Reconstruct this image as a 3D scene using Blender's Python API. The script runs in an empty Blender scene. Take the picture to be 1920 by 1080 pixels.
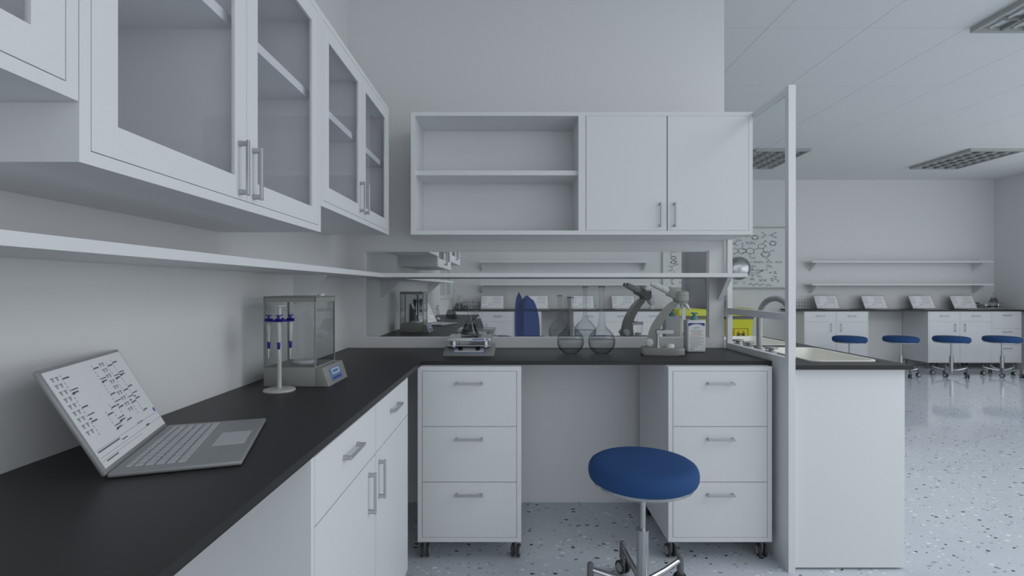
import bpy, bmesh, math, random
from mathutils import Vector, Matrix
PI = math.pi
U = 0.003            # metres per modelling unit
H = 412.0            # eye height above the floor, in units
M = 966.0            # middle of the double sided partition wall
C = bpy.context.scene.collection
random.seed(4)

# ------------------------------------------------------------------ camera
cam = bpy.data.cameras.new('camera')
cam.lens = 18.0; cam.sensor_width = 36.0; cam.clip_start = 0.02; cam.clip_end = 100
co = bpy.data.objects.new('camera', cam); C.objects.link(co)
co.location = (0, 0, H*U); co.rotation_euler = (PI/2, 0, 0)
bpy.context.scene.camera = co

# ------------------------------------------------------------------ world, light, exposure
w = bpy.data.worlds.new('world'); bpy.context.scene.world = w; w.use_nodes = True
bg = w.node_tree.nodes['Background']
bg.inputs[0].default_value = (0.86, 0.93, 1.0, 1); bg.inputs[1].default_value = 0.60

def area(name, loc, rot, sx, sy, power, col=(0.96, 0.98, 1.0)):
    l = bpy.data.lights.new(name, 'AREA'); l.shape = 'RECTANGLE'; l.size = sx; l.size_y = sy
    l.energy = power; l.color = col
    o = bpy.data.objects.new(name, l); C.objects.link(o); o.location = loc; o.rotation_euler = rot
    return o
# daylight from the open window side of the room behind and to the right of the viewpoint
area('daylight_rear', (2.6, -2.0, 1.6), (math.radians(88), 0, math.radians(14)), 5.5, 2.4, 28)
area('daylight_right', (7.8, 2.4, 1.5), (0, math.radians(90), 0), 2.3, 7.6, 68)
area('added_fill_light', (4.4, 1.2, 2.96), (0, 0, 0), 4.5, 1.8, 68)  # added fill out of view, no real lamp: brightens the right-hand floor
area('added_fill_light', (0.55, 5.0, 2.96), (0, 0, 0), 1.4, 2.8, 22)  # added fill hidden by the partition, no real lamp: brightens the far side
vs = bpy.context.scene.view_settings
vs.view_transform = 'Standard'; vs.look = 'None'; vs.exposure = 0.0; vs.gamma = 1.0
vs.use_curve_mapping = False

# ------------------------------------------------------------------ materials
MATS = {}
def mat(name, col, rough=0.5, metal=0.0, spec=0.5, bump=0.0, bscale=300, noise=0.0, trans=0.0, ior=1.45, emit=None, es=0):
    m = bpy.data.materials.new(name); m.use_nodes = True
    nt = m.node_tree; b = nt.nodes['Principled BSDF']
    b.inputs['Base Color'].default_value = (*col, 1); b.inputs['Roughness'].default_value = rough
    b.inputs['Metallic'].default_value = metal; b.inputs['Specular IOR Level'].default_value = spec
    b.inputs['Transmission Weight'].default_value = trans; b.inputs['IOR'].default_value = ior
    if emit: b.inputs['Emission Color'].default_value = (*emit, 1); b.inputs['Emission Strength'].default_value = es
    tc = nt.nodes.new('ShaderNodeTexCoord')
    if bump or noise:
        n = nt.nodes.new('ShaderNodeTexNoise'); n.inputs['Scale'].default_value = bscale; n.inputs['Detail'].default_value = 3
        nt.links.new(tc.outputs['Object'], n.inputs['Vector'])
        if bump:
            bp = nt.nodes.new('ShaderNodeBump'); bp.inputs['Strength'].default_value = bump; bp.inputs['Distance'].default_value = 0.001
            nt.links.new(n.outputs['Fac'], bp.inputs['Height']); nt.links.new(bp.outputs['Normal'], b.inputs['Normal'])
        if noise:
            mx = nt.nodes.new('ShaderNodeMix'); mx.data_type = 'RGBA'
            mx.inputs['A'].default_value = (*[c*(1-noise) for c in col], 1); mx.inputs['B'].default_value = (*[min(1, c*(1+noise)) for c in col], 1)
            nt.links.new(n.outputs['Fac'], mx.inputs['Factor']); nt.links.new(mx.outputs['Result'], b.inputs['Base Color'])
    MATS[name] = m
    return m
def thin_glass(name, tint=(1, 1, 1), gl=1.0):
    m = bpy.data.materials.new(name); m.use_nodes = True; nt = m.node_tree; nt.nodes.clear()
    out = nt.nodes.new('ShaderNodeOutputMaterial'); mix = nt.nodes.new('ShaderNodeMixShader')
    t = nt.nodes.new('ShaderNodeBsdfTransparent'); t.inputs[0].default_value = (*tint, 1)
    g = nt.nodes.new('ShaderNodeBsdfGlossy'); g.inputs['Roughness'].default_value = 0.02
    lw = nt.nodes.new('ShaderNodeLayerWeight'); lw.inputs['Blend'].default_value = 0.5
    pw = nt.nodes.new('ShaderNodeMath'); pw.operation = 'POWER'; pw.inputs[1].default_value = 5.0
    mu = nt.nodes.new('ShaderNodeMath'); mu.operation = 'MULTIPLY_ADD'; mu.inputs[1].default_value = 0.9*gl; mu.inputs[2].default_value = 0.035*gl
    nt.links.new(lw.outputs['Facing'], pw.inputs[0]); nt.links.new(pw.outputs[0], mu.inputs[0]); nt.links.new(mu.outputs[0], mix.inputs[0])
    nt.links.new(t.outputs[0], mix.inputs[1]); nt.links.new(g.outputs[0], mix.inputs[2]); nt.links.new(mix.outputs[0], out.inputs[0])
    MATS[name] = m
    return m
mat('white_laminate', (0.76, 0.77, 0.785), 0.45, spec=0.35, bump=0.25, bscale=900, noise=0.02)
mat('wall_paint', (0.73, 0.735, 0.74), 0.75, spec=0.2, bump=0.3, bscale=500, noise=0.02)
mat('ceiling_tile', (0.76, 0.78, 0.79), 0.85, spec=0.1, bump=0.4, bscale=400, noise=0.02)
mat('wall_lower', (0.90, 0.905, 0.92), 0.8, spec=0.2)
mat('black_epoxy', (0.030, 0.030, 0.0305), 0.42, spec=0.35, bump=0.15, bscale=900, noise=0.15)
mat('metal', (0.47, 0.475, 0.485), 0.45, metal=0.55)
mat('chrome', (0.50, 0.51, 0.52), 0.2, metal=1.0)
mat('caster_grey', (0.16, 0.16, 0.165), 0.5)
mat('caster_tyre', (0.05, 0.05, 0.05), 0.6)
mat('wheel_hub', (0.38, 0.38, 0.38), 0.5)
mat('blue_fabric', (0.030, 0.080, 0.215), 0.8, spec=0.15, bump=0.5, bscale=1200, noise=0.12)
mat('laptop_grey', (0.33, 0.34, 0.35), 0.42, metal=0.3)
mat('key_grey', (0.50, 0.51, 0.53), 0.5)
mat('screen_page', (0.64, 0.65, 0.67), 0.35, emit=(0.9, 0.93, 1.0), es=0.09)
mat('ink', (0.03, 0.03, 0.035), 0.6); mat('board_ink', (0.05, 0.05, 0.055), 0.6); mat('screen_ink', (0.13, 0.13, 0.14), 0.6)
mat('ink_faint', (0.33, 0.34, 0.36), 0.6)
mat('ink_blue', (0.03, 0.18, 0.45), 0.5)
mat('instrument_grey', (0.29, 0.295, 0.275), 0.5)
mat('instrument_light', (0.62, 0.63, 0.64), 0.4)
mat('instrument_dark', (0.14, 0.14, 0.14), 0.5)
mat('pipette_blue', (0.012, 0.006, 0.22), 0.4)
mat('pipette_white', (0.50, 0.51, 0.50), 0.4)
mat('panel_blue', (0.15, 0.23, 0.42), 0.4)
mat('deep_blue', (0.02, 0.035, 0.22), 0.4)
mat('lcd', (0.42, 0.56, 0.70), 0.3, emit=(0.5, 0.75, 1.0), es=0.05)
mat('black_plastic', (0.015, 0.015, 0.015), 0.35)
mat('bottle_white', (0.66, 0.67, 0.70), 0.4)
mat('teal', (0.10, 0.30, 0.31), 0.45)
mat('label_teal', (0.05, 0.42, 0.50), 0.45)
mat('label_red', (0.5, 0.25, 0.25), 0.5)
mat('yellow', (0.68, 0.70, 0.045), 0.45)
mat('yellow_label', (0.80, 0.70, 0.02), 0.45)
mat('cream_ceramic', (0.86, 0.85, 0.78), 0.3)
mat('faucet_grey', (0.40, 0.41, 0.42), 0.35, metal=0.5)
mat('board_white', (0.70, 0.72, 0.71), 0.35)
mat('grey_panel', (0.30, 0.31, 0.34), 0.12, spec=0.5)
mat('lamp_frame', (0.40, 0.41, 0.40), 0.5)
mat('lamp_dark', (0.25, 0.26, 0.26), 0.6)
mat('lamp_tube', (0.7, 0.74, 0.76), 0.3)
mat('mirror_dome', (0.42, 0.43, 0.44), 0.22, metal=1.0)
mat('glass', (0.93, 0.95, 0.95), 0.0, trans=1.0, ior=1.45)
mat('water', (0.75, 0.78, 0.79), 0.0, trans=1.0, ior=1.33)
mat('dark_liquid', (0.20, 0.21, 0.22), 0.0, trans=1.0, ior=1.33)
mat('blue_plastic', (0.03, 0.10, 0.34), 0.3, spec=0.4)
thin_glass('pane_glass', (0.97, 0.98, 0.98), 0.35); thin_glass('cabinet_glass', (0.99, 0.99, 1.0), 0.55); thin_glass('box_glass', (0.90, 0.91, 0.91), 0.8)
thin_glass('thin_vessel', (0.88, 0.89, 0.90), 0.5)
def edge_glass(name, mid, edge, gl=0.6):                # a vessel wall: clear seen face on, dark seen along the wall
    m = thin_glass(name, mid, gl); nt = m.node_tree
    t = [n for n in nt.nodes if n.type == 'BSDF_TRANSPARENT'][0]; lw = [n for n in nt.nodes if n.type == 'LAYER_WEIGHT'][0]
    p = nt.nodes.new('ShaderNodeMath'); p.operation = 'POWER'; p.inputs[1].default_value = 4.0
    mx = nt.nodes.new('ShaderNodeMix'); mx.data_type = 'RGBA'; mx.inputs['A'].default_value = (*mid, 1); mx.inputs['B'].default_value = (*edge, 1)
    nt.links.new(lw.outputs['Facing'], p.inputs[0]); nt.links.new(p.outputs[0], mx.inputs['Factor']); nt.links.new(mx.outputs['Result'], t.inputs[0])
edge_glass('flask_glass', (0.90, 0.91, 0.92), (0.10, 0.105, 0.11), 1.0)
edge_glass('flask_water', (0.93, 0.935, 0.94), (0.35, 0.36, 0.37), 0.3)
edge_glass('flask_dark', (0.55, 0.56, 0.57), (0.05, 0.05, 0.05), 0.6)
m = thin_glass('blue_translucent', (0.30, 0.42, 0.72), 0.2)
nt = m.node_tree                                       # tinted sheet: part of the light passes, part is scattered back blue
df = nt.nodes.new('ShaderNodeBsdfDiffuse'); df.inputs[0].default_value = (0.02, 0.10, 0.36, 1)
ad = nt.nodes.new('ShaderNodeMixShader'); ad.inputs[0].default_value = 0.36
mixn = [n for n in nt.nodes if n.type == 'MIX_SHADER' and n != ad][0]; outn = [n for n in nt.nodes if n.type == 'OUTPUT_MATERIAL'][0]
nt.links.new(mixn.outputs[0], ad.inputs[1]); nt.links.new(df.outputs[0], ad.inputs[2]); nt.links.new(ad.outputs[0], outn.inputs[0])

def floor_material():
    m = bpy.data.materials.new('terrazzo'); m.use_nodes = True; nt = m.node_tree; b = nt.nodes['Principled BSDF']
    N = nt.nodes.new; L = nt.links.new
    tc = N('ShaderNodeTexCoord')
    base = N('ShaderNodeTexNoise'); base.inputs['Scale'].default_value = 5; base.inputs['Detail'].default_value = 5
    L(tc.outputs['Object'], base.inputs['Vector'])
    r0 = N('ShaderNodeMix'); r0.data_type = 'RGBA'
    r0.inputs['A'].default_value = (0.56, 0.605, 0.66, 1); r0.inputs['B'].default_value = (0.64, 0.685, 0.74, 1)
    L(base.outputs['Fac'], r0.inputs['Factor'])
    cur = r0.outputs['Result']
    for (sc, th, thr, colr, off, st) in ((20, 0.25, 0.86, (0.016, 0.018, 0.024), 0.0, 1.0), (22, 0.25, 0.80, (0.95, 0.96, 0.97), 7.3, 0.9),
                                         (21, 0.24, 0.86, (0.26, 0.29, 0.35), 3.1, 0.85), (45, 0.24, 0.82, (0.80, 0.82, 0.86), 11.0, 0.6), (48, 0.22, 0.90, (0.06, 0.065, 0.08), 15.0, 0.9)):
        mp = N('ShaderNodeMapping'); mp.inputs['Location'].default_value = (off, off*0.7, 0); mp.inputs['Rotation'].default_value = (0, 0, off)
        mp.inputs['Scale'].default_value = (1.0, 1.55, 1.0)
        nz = N('ShaderNodeTexNoise'); nz.inputs['Scale'].default_value = 45
        L(tc.outputs['Object'], nz.inputs['Vector'])
        va = N('ShaderNodeVectorMath'); va.operation = 'SCALE'; va.inputs['Scale'].default_value = 0.012
        L(nz.outputs['Color'], va.inputs[0])
        vb = N('ShaderNodeVectorMath'); vb.operation = 'ADD'; L(tc.outputs['Object'], vb.inputs[0]); L(va.outputs[0], vb.inputs[1])
        L(vb.outputs[0], mp.inputs['Vector'])
        v = N('ShaderNodeTexVoronoi'); v.inputs['Scale'].default_value = sc; v.voronoi_dimensions = '2D'; L(mp.outputs[0], v.inputs['Vector'])
        sep = N('ShaderNodeSeparateColor'); L(v.outputs['Color'], sep.inputs[0])
        a = N('ShaderNodeMath'); a.operation = 'GREATER_THAN'; a.inputs[1].default_value = thr; L(sep.outputs[0], a.inputs[0])
        rr = N('ShaderNodeMath'); rr.operation = 'MULTIPLY_ADD'; rr.inputs[1].default_value = th*0.8; rr.inputs[2].default_value = th*0.2; L(sep.outputs[1], rr.inputs[0])
        c = N('ShaderNodeMath'); c.operation = 'LESS_THAN'; L(v.outputs['Distance'], c.inputs[0]); L(rr.outputs[0], c.inputs[1])
        d = N('ShaderNodeMath'); d.operation = 'MULTIPLY'; L(a.outputs[0], d.inputs[0]); L(c.outputs[0], d.inputs[1])
        e = N('ShaderNodeMath'); e.operation = 'MULTIPLY'; e.inputs[1].default_value = st; L(d.outputs[0], e.inputs[0])
        mx = N('ShaderNodeMix'); mx.data_type = 'RGBA'; mx.inputs['B'].default_value = (*colr, 1)
        L(cur, mx.inputs['A']); L(e.outputs[0], mx.inputs['Factor']); cur = mx.outputs['Result']
    L(cur, b.inputs['Base Color']); b.inputs['Roughness'].default_value = 0.09; b.inputs['Specular IOR Level'].default_value = 0.45
    MATS['terrazzo'] = m
floor_material()

# ------------------------------------------------------------------ mesh helpers (unit coordinates)
class MB:
    def __init__(s): s.bm = bmesh.new()
    def box(s, x0, x1, y0, y1, z0, z1, bev=0, seg=2):
        vs = [s.bm.verts.new(p) for p in ((x0,y0,z0),(x1,y0,z0),(x1,y1,z0),(x0,y1,z0),(x0,y0,z1),(x1,y0,z1),(x1,y1,z1),(x0,y1,z1))]
        fs = [s.bm.faces.new([vs[i] for i in f]) for f in ((3,2,1,0),(4,5,6,7),(0,1,5,4),(1,2,6,5),(2,3,7,6),(3,0,4,7))]
        if bev:
            ed = list({e for f in fs for e in f.edges})
            bmesh.ops.bevel(s.bm, geom=ed, offset=bev, segments=seg, affect='EDGES', profile=0.5)
        return s
    def rings(s, rings, cap=True, closed=False):
        rv = [[s.bm.verts.new(p) for p in r] for r in rings]
        n = len(rv[0])
        for a, b in zip(rv[:-1], rv[1:]):
            for i in range(n): s.bm.faces.new((a[i], a[(i+1) % n], b[(i+1) % n], b[i]))
        if closed:
            a, b = rv[-1], rv[0]
            for i in range(n): s.bm.faces.new((a[i], a[(i+1) % n], b[(i+1) % n], b[i]))
        elif cap:
            s.bm.faces.new(list(reversed(rv[0]))); s.bm.faces.new(rv[-1])
        return s
    def cyl(s, p0, p1, r0, r1=None, seg=16, cap=True):
        r1 = r0 if r1 is None else r1
        return s.tube([p0, p1], [r0, r1], seg, cap)
    def tube(s, pts, r, seg=12, cap=True):
        pts = [Vector(p) for p in pts]
        rs = r if isinstance(r, (list, tuple)) else [r]*len(pts)
        rings = []; prev = None
        for i, p in enumerate(pts):
            d = (pts[min(i+1, len(pts)-1)] - pts[max(i-1, 0)]).normalized()
            if prev is None:
                a = Vector((0, 0, 1)) if abs(d.z) < 0.9 else Vector((1, 0, 0))
                u = d.cross(a).normalized()
            else:
                u = (prev - d*prev.dot(d)).normalized()
            v = d.cross(u); prev = u
            rings.append([p + (u*math.cos(2*PI*k/seg) + v*math.sin(2*PI*k/seg))*rs[i] for k in range(seg)])
        return s.rings(rings, cap)
    def lathe(s, prof, c=(0, 0, 0), seg=32, cap=True):
        rings = [[(c[0]+r*math.cos(2*PI*k/seg), c[1]+r*math.sin(2*PI*k/seg), c[2]+z) for k in range(seg)] for r, z in prof]
        return s.rings(rings, cap)
    def prism(s, poly, axis, a, b, bev=0, seg=2):
        # poly in the two other axes; axis 'x': (y,z); 'y': (x,z); 'z': (x,y)
        def P(p, t):
            return {'x': (t, p[0], p[1]), 'y': (p[0], t, p[1]), 'z': (p[0], p[1], t)}[axis]
        A = [s.bm.verts.new(P(p, a)) for p in poly]; B = [s.bm.verts.new(P(p, b)) for p in poly]
        n = len(poly); fs = [s.bm.faces.new(list(reversed(A))), s.bm.faces.new(B)]
        for i in range(n): fs.append(s.bm.faces.new((A[i], A[(i+1) % n], B[(i+1) % n], B[i])))
        if bev:
            ed = list({e for f in fs[:2] for e in f.edges})
            bmesh.ops.bevel(s.bm, geom=ed, offset=bev, segments=seg, affect='EDGES', profile=0.5)
        return s
    def frame(s, axis_y0, axis_y1, x0, x1, z0, z1, b):        # rectangular ring in the xz plane
        y0, y1 = axis_y0, axis_y1
        bl, br, bb, bt = b if isinstance(b, tuple) else (b, b, b, b)
        o = [(x0, z0), (x1, z0), (x1, z1), (x0, z1)]; i = [(x0+bl, z0+bb), (x1-br, z0+bb), (x1-br, z1-bt), (x0+bl, z1-bt)]
        V = {}
        for t, y in (('a', y0), ('b', y1)):
            V['o'+t] = [s.bm.verts.new((p[0], y, p[1])) for p in o]; V['i'+t] = [s.bm.verts.new((p[0], y, p[1])) for p in i]
        for k in range(4):
            n = (k+1) % 4
            s.bm.faces.new((V['oa'][k], V['oa'][n], V['ia'][n], V['ia'][k])); s.bm.faces.new((V['ob'][n], V['ob'][k], V['ib'][k], V['ib'][n]))
            s.bm.faces.new((V['oa'][n], V['oa'][k], V['ob'][k], V['ob'][n])); s.bm.faces.new((V['ia'][k], V['ia'][n], V['ib'][n], V['ib'][k]))
        return s
    def build(s, name, m, parent=None, smooth=True, xf=None):
        if xf is not None: bmesh.ops.transform(s.bm, matrix=xf, verts=s.bm.verts)
        bmesh.ops.scale(s.bm, vec=(U, U, U), verts=s.bm.verts)
        bmesh.ops.recalc_face_normals(s.bm, faces=s.bm.faces)
        me = bpy.data.meshes.new(name); s.bm.to_mesh(me); s.bm.free()
        if smooth:
            me.shade_smooth(); me.set_sharp_from_angle(angle=math.radians(32))
        me.materials.append(MATS[m])
        o = bpy.data.objects.new(name, me); C.objects.link(o)
        if parent: o.parent = parent
        return o
def W(x, z, h): return Vector((x*U, z*U, (H+h)*U))          # unit world position
def thing(name, label, cat, loc=(0, 0, 0), rz=0, group=None):
    o = bpy.data.objects.new(name, None); C.objects.link(o); o.empty_display_size = 0.05
    o.location = loc; o.rotation_euler = (0, 0, rz); o['label'] = label; o['category'] = cat
    if group: o['group'] = group
    return o
def tag(o, label, cat, group=None):
    o['label'] = label; o['category'] = cat
    if group: o['group'] = group
    return o
def struct(o): o['kind'] = 'structure'; return o
def ctree(o, parent=None):
    c = o.copy(); C.objects.link(c)
    if parent: c.parent = parent
    for ch in [x for x in KIDS.get(o.name, [])]: ctree2(ch, c)
    return c
KIDS = {}
def ctree2(o, p):
    c = o.copy(); C.objects.link(c); c.parent = p
    for ch in KIDS.get(o.name, []): ctree2(ch, c)
    return c
def copy_thing(root, label, group=None, loc=None, rz=None, mirror=False, scale=None):
    KIDS.clear()
    for ob in C.objects:
        if ob.parent: KIDS.setdefault(ob.parent.name, []).append(ob)
    c = ctree(root)
    if mirror:
        c.location = (root.location.x, 2*M*U - root.location.y, root.location.z)
        c.rotation_euler = (0, 0, -root.rotation_euler.z); c.scale = (root.scale.x, -root.scale.y, root.scale.z)
    if loc is not None: c.location = loc
    if rz is not None: c.rotation_euler = (0, 0, rz)
    if scale: c.scale = (scale, scale, scale)
    c['label'] = label
    if group: c['group'] = group
    elif 'group' in c.keys() and group is not None: del c['group']
    return c

def text_mesh(name, s, size, m, parent, xf, align='CENTER'):
    cu = bpy.data.curves.new(name, 'FONT'); cu.body = s; cu.size = size*U; cu.align_x = align; cu.align_y = 'CENTER'; cu.extrude = 0.0
    o = bpy.data.objects.new(name, cu); C.objects.link(o)
    me = bpy.data.meshes.new_from_object(o); bpy.data.objects.remove(o); bpy.data.curves.remove(cu)
    me.transform(xf); me.materials.clear(); me.materials.append(MATS[m])
    t = bpy.data.objects.new(name, me); C.objects.link(t); t.parent = parent
    return t

# ------------------------------------------------------------------ the room shell
XL, XR, ZN, ZF, HC = -308, 2615, -750, 2777, 587
XW = 398                                              # free end of the partition wall
b = MB(); b.box(XL-20, XR+20, ZN, ZF+20, -10, 0); struct(b.build('floor', 'terrazzo', smooth=False))
b = MB()
b.box(XL, XR, ZN, ZF, H+HC+1.5, H+HC+14)
px, pz = 225, 332
lamps = [(1027, 2151), (1927, 2151), (1027, 823), (1927, 823)]
x = 127 - 225*2
while x < XR:
    z = 1155 - 332*6
    while z < ZF:
        x0, x1, z0, z1 = max(x+0.5, XL), min(x+px-0.5, XR), max(z+0.7, ZN), min(z+pz-0.7, ZF)
        if x1 > x0 and z1 > z0: b.box(x0, x1, z0, z1, H+HC, H+HC+4)
        z += pz
    x += px
struct(b.build('ceiling', 'ceiling_tile', smooth=False))
# left wall with a window opening beyond the rear worktop
b = MB()
wz0, wz1, wh0, wh1 = 2190, 2620, -41, 170
b.box(XL-20, XL, ZN, wz0, 0, H+HC); b.box(XL-20, XL, wz1, ZF+20, 0, H+HC)
b.box(XL-20, XL, wz0, wz1, 0, H+wh0); b.box(XL-20, XL, wz0, wz1, H+wh1, H+HC)
struct(b.build('wall_left', 'wall_paint', smooth=False))
b = MB(); b.box(XL, XR+20, ZF, ZF+20, 0, H+HC); struct(b.build('wall_far', 'wall_paint', smooth=False))
b = MB()                                             # window side of the room: a long opening, outside the frame
b.box(XR, XR+20, 2450, ZF, 0, H+HC); b.box(XR, XR+20, ZN, -600, 0, H+HC); b.box(XR, XR+20, -600, 2450, 0, 90); b.box(XR, XR+20, -600, 2450, H+HC-60, H+HC)
struct(b.build('wall_right', 'wall_paint', smooth=False))
# partition wall with its opening
b = MB(); b.frame(960, 972, XL, XW, H-118, H+HC, (-277-XL, XW-369.5, -93.6+118, HC-70))
struct(b.build('wall_back', 'wall_paint', smooth=False))
b = MB(); b.box(XL, XW, 984, 988, 0, H-118); struct(b.build('wall_back_lower', 'wall_lower', smooth=False))
wn = struct(bpy.data.objects.new('window_1', None)); C.objects.link(wn); wn.location = W(46, 966, -93.6)
b = MB(); b.box(-323, 323.5, -0.8, 0.8, 0, 163.6); b.build('window_glass', 'pane_glass', wn, False)
b = MB(); b.frame(-2.5, 2.5, -323, 323.5, 0, 163.6, 1.8); b.build('window_frame', 'white_laminate', wn, False)
wn = struct(bpy.data.objects.new('window_2', None)); C.objects.link(wn); wn.location = W(XL, wz0, wh0)
b = MB(); b.frame(2, 8, 0, wz1-wz0, 0, wh1-wh0, 8); b.box(212, 218, 2, 8, 0, wh1-wh0)
b.build('window_frame', 'white_laminate', wn, False, Matrix.Rotation(PI/2, 4, 'Z'))
b = MB(); b.box(-4, wz1-wz0+4, -8, 8, -5, 0); b.build('window_sill', 'white_laminate', wn, False, Matrix.Rotation(PI/2, 4, 'Z'))
b = MB(); b.box(4, wz1-wz0-4, 4, 5, 4, wh1-wh0-4); b.build('window_glass', 'pane_glass', wn, False, Matrix.Rotation(PI/2, 4, 'Z'))
b = MB(); b.box(2, wz1-wz0-2, 9, 11, 2, wh1-wh0-2); b.build('window_light_block', 'board_white', wn, False, Matrix.Rotation(PI/2, 4, 'Z'))  # sheet added outside the glass to hold back the bright sky

# ------------------------------------------------------------------ ceiling lamps
def make_lamp(x, z, label):
    t = thing('ceiling_lamp', label, 'ceiling lamp', W(x, z, HC), 0, 'louvred ceiling lamps')
    w_, d_ = 230, 332
    b = MB(); d = -12
    for a in ((0, w_, 0, 9), (0, w_, d_-9, d_), (0, 9, 9, d_-9), (w_-9, w_, 9, d_-9)): b.box(*a, d, 0)
    b.build('frame', 'lamp_frame', t, False)
    b = MB(); b.box(9, w_-9, 9, d_-9, -1.5, -0.4); b.build('reflector', 'lamp_tube', t, False)
    b = MB()
    for k in range(1, 7): b.box(9, w_-9, 9+(d_-18)*k/7-1.2, 9+(d_-18)*k/7+1.2, d+0.6, -3)
    for k in range(1, 4): b.box(9+(w_-18)*k/4-2.2, 9+(w_-18)*k/4+2.2, 9, d_-9, d+0.6, -3)
    b.build('louvre', 'lamp_dark', t, False)
    for k in (0.125, 0.375, 0.625, 0.875):
        b = MB(); b.cyl((9+(w_-18)*k, 12, -5), (9+(w_-18)*k, d_-12, -5), 3.2, seg=10); b.build('tube', 'lamp_tube', t)
    return t
lp = make_lamp(1027, 2151, 'louvred ceiling lamp partly behind the tall white post')
copy_thing(lp, 'louvred ceiling lamp near the far wall, fully right of the white post', loc=W(1927, 2151, HC))
copy_thing(lp, 'nearest louvred ceiling lamp, cut by the top right corner', loc=W(1033, 823, HC))

# ------------------------------------------------------------------ cabinet makers (local: front at y=0 facing -y)
def handle(parent, cx, cz, L=41, vertical=False, y=0.0, prot=6.5):
    b = MB(); h = L/2
    if vertical:
        b.box(cx-1.5, cx+1.5, y-prot-1.2, y-prot+1.2, cz-h, cz+h, 0.5, 1)
        for s in (-1, 1): b.cyl((cx, y-prot, cz+s*(h-2.5)), (cx, y+0.1, cz+s*(h-2.5)), 1.7, 2.3, 10)
    else:
        b.box(cx-h, cx+h, y-prot-1.2, y-prot+1.2, cz-1.5, cz+1.5, 0.5, 1)
        for s in (-1, 1): b.cyl((cx+s*(h-2.5), y-prot, cz), (cx+s*(h-2.5), y+0.1, cz), 1.7, 2.3, 10)
    return b.build('handle', 'metal', parent)
def caster_mesh(r=9.5):
    b = MB()
    for s in (-1, 1):
        x0 = s*2.6; x1 = s*6.6
        b.tube([(x0, 0, r), (x0+s*0.6, 0, r), (x1-s*0.6, 0, r), (x1, 0, r)], [r-0.8, r, r, r-0.9], 22)
    b.t1 = len(b.bm.faces)
    for s in (-1, 1): b.cyl((s*6.5, 0, r), (s*7.6, 0, r), r*0.66, r*0.6, 18)
    b.t2 = len(b.bm.faces)
    b.box(-2.0, 2.0, -4, 4, r*0.7, r*2.0, 0.8, 1)
    b.cyl((0, 0, r*1.8), (0, 0, r*2.9), 2.6, seg=12)
    return b
def caster_build(b, name, parent):
    b.bm.faces.ensure_lookup_table()
    for i, f in enumerate(b.bm.faces): f.material_index = 0 if i < b.t1 else (1 if i < b.t2 else 2)
    o = b.build(name, 'caster_tyre', parent)
    o.data.materials.append(MATS['wheel_hub']); o.data.materials.append(MATS['caster_grey'])
    return o
def put_caster(parent, x, y, r=9.5, rot=0):
    o = caster_build(caster_mesh(r), 'caster', parent); o.location = (x*U, y*U, 0); o.rotation_euler = (0, 0, rot); return o
def carcass(t, w, d, z0, z1, fr=6.5, name='body', m='white_laminate'):
    b = MB(); b.frame(0, d, 0, w, z0, z1, fr)
    b.box(fr-0.2, w-fr+0.2, 2.6, d-0.3, z0+fr-0.2, z1-fr+0.2)
    return b.build(name, m, t, False)
def panel(t, name, x0, x1, z0, z1, g=0.45, y0=0.0, th=2.2):
    b = MB(); b.box(x0+g*1.7, x1-g*1.7, y0, y0+th, z0+g*1.2, z1-g*1.2); return b.build(name, 'white_laminate', t, False)

def drawer_unit(x, z, label, group='mobile drawer units'):
    t = thing('drawer_unit', label, 'drawer unit', W(x, z, -H), 0, group)
    w_, d_, z0, z1 = 156, 172, 29.5, 293.5
    carcass(t, w_, d_, z0, z1)
    hh = (z1-z0-13)/3
    for k in range(3):
        a = z0+6.5+hh*k
        p = panel(t, 'drawer', 6.5, w_-6.5, a, a+hh); handle(p, w_/2, a+hh-18.5, 42)
    for (cx, cy, ro) in ((8, 16, 0.15), (w_-8, 16, -0.2), (8, d_-14, 0.1), (w_-8, d_-14, 0.1)): put_caster(t, cx, cy, 9.6, ro)
    return t
du = drawer_unit(-142, 771, 'white three-drawer unit on casters next to the inner corner')
copy_thing(du, 'white three-drawer unit on casters right of the stool, against the end panel', loc=W(235.5, 771, -H))

def base_cabinet(loc, rz, label, group, w_=161, d_=170, near=False, kind='door', hs=1, fr=(6.5, 1.2)):
    t = thing('base_cabinet', label, 'base cabinet', loc, rz, group)
    z0, z1 = 32, 293.5
    b = MB(); b.frame(0, d_, 0, w_, z0, z1, (fr[0], fr[1], 6.5, 2.0)); b.box(fr[0]-0.2, w_-fr[1]+0.2, 2.6, d_-0.3, z0+6, z1-1.8)
    b.build('body', 'white_laminate', t, False)
    x0, x1 = fr[0], w_-fr[1]
    if kind == 'door':
        p = panel(t, 'drawer', x0, x1, 241, z1-2.0); handle(p, (x0+x1)/2, 270, 42)
        p = panel(t, 'door', x0, x1, z0+6.5, 241)
        handle(p, x1-25 if hs > 0 else (x0+11 if rz else x0+21), 210, 41, True)
    else:
        hh = (z1-2.0-z0-6.5)/3
        for k in range(3):
            a = z0+6.5+hh*k
            p = panel(t, 'drawer', x0, x1, a, a+hh); handle(p, (x0+x1)/2, a+hh-18, 42)
    for (cx, cy) in ((12, 16), (w_-12, 16), (12, d_-14), (w_-12, d_-14)): 
        b = MB(); b.cyl((cx, cy, 0), (cx, cy, 3), 6, seg=14); b.cyl((cx, cy, 3), (cx, cy, z0), 3, seg=10); b.build('foot', 'caster_grey', t)
    return t
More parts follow.
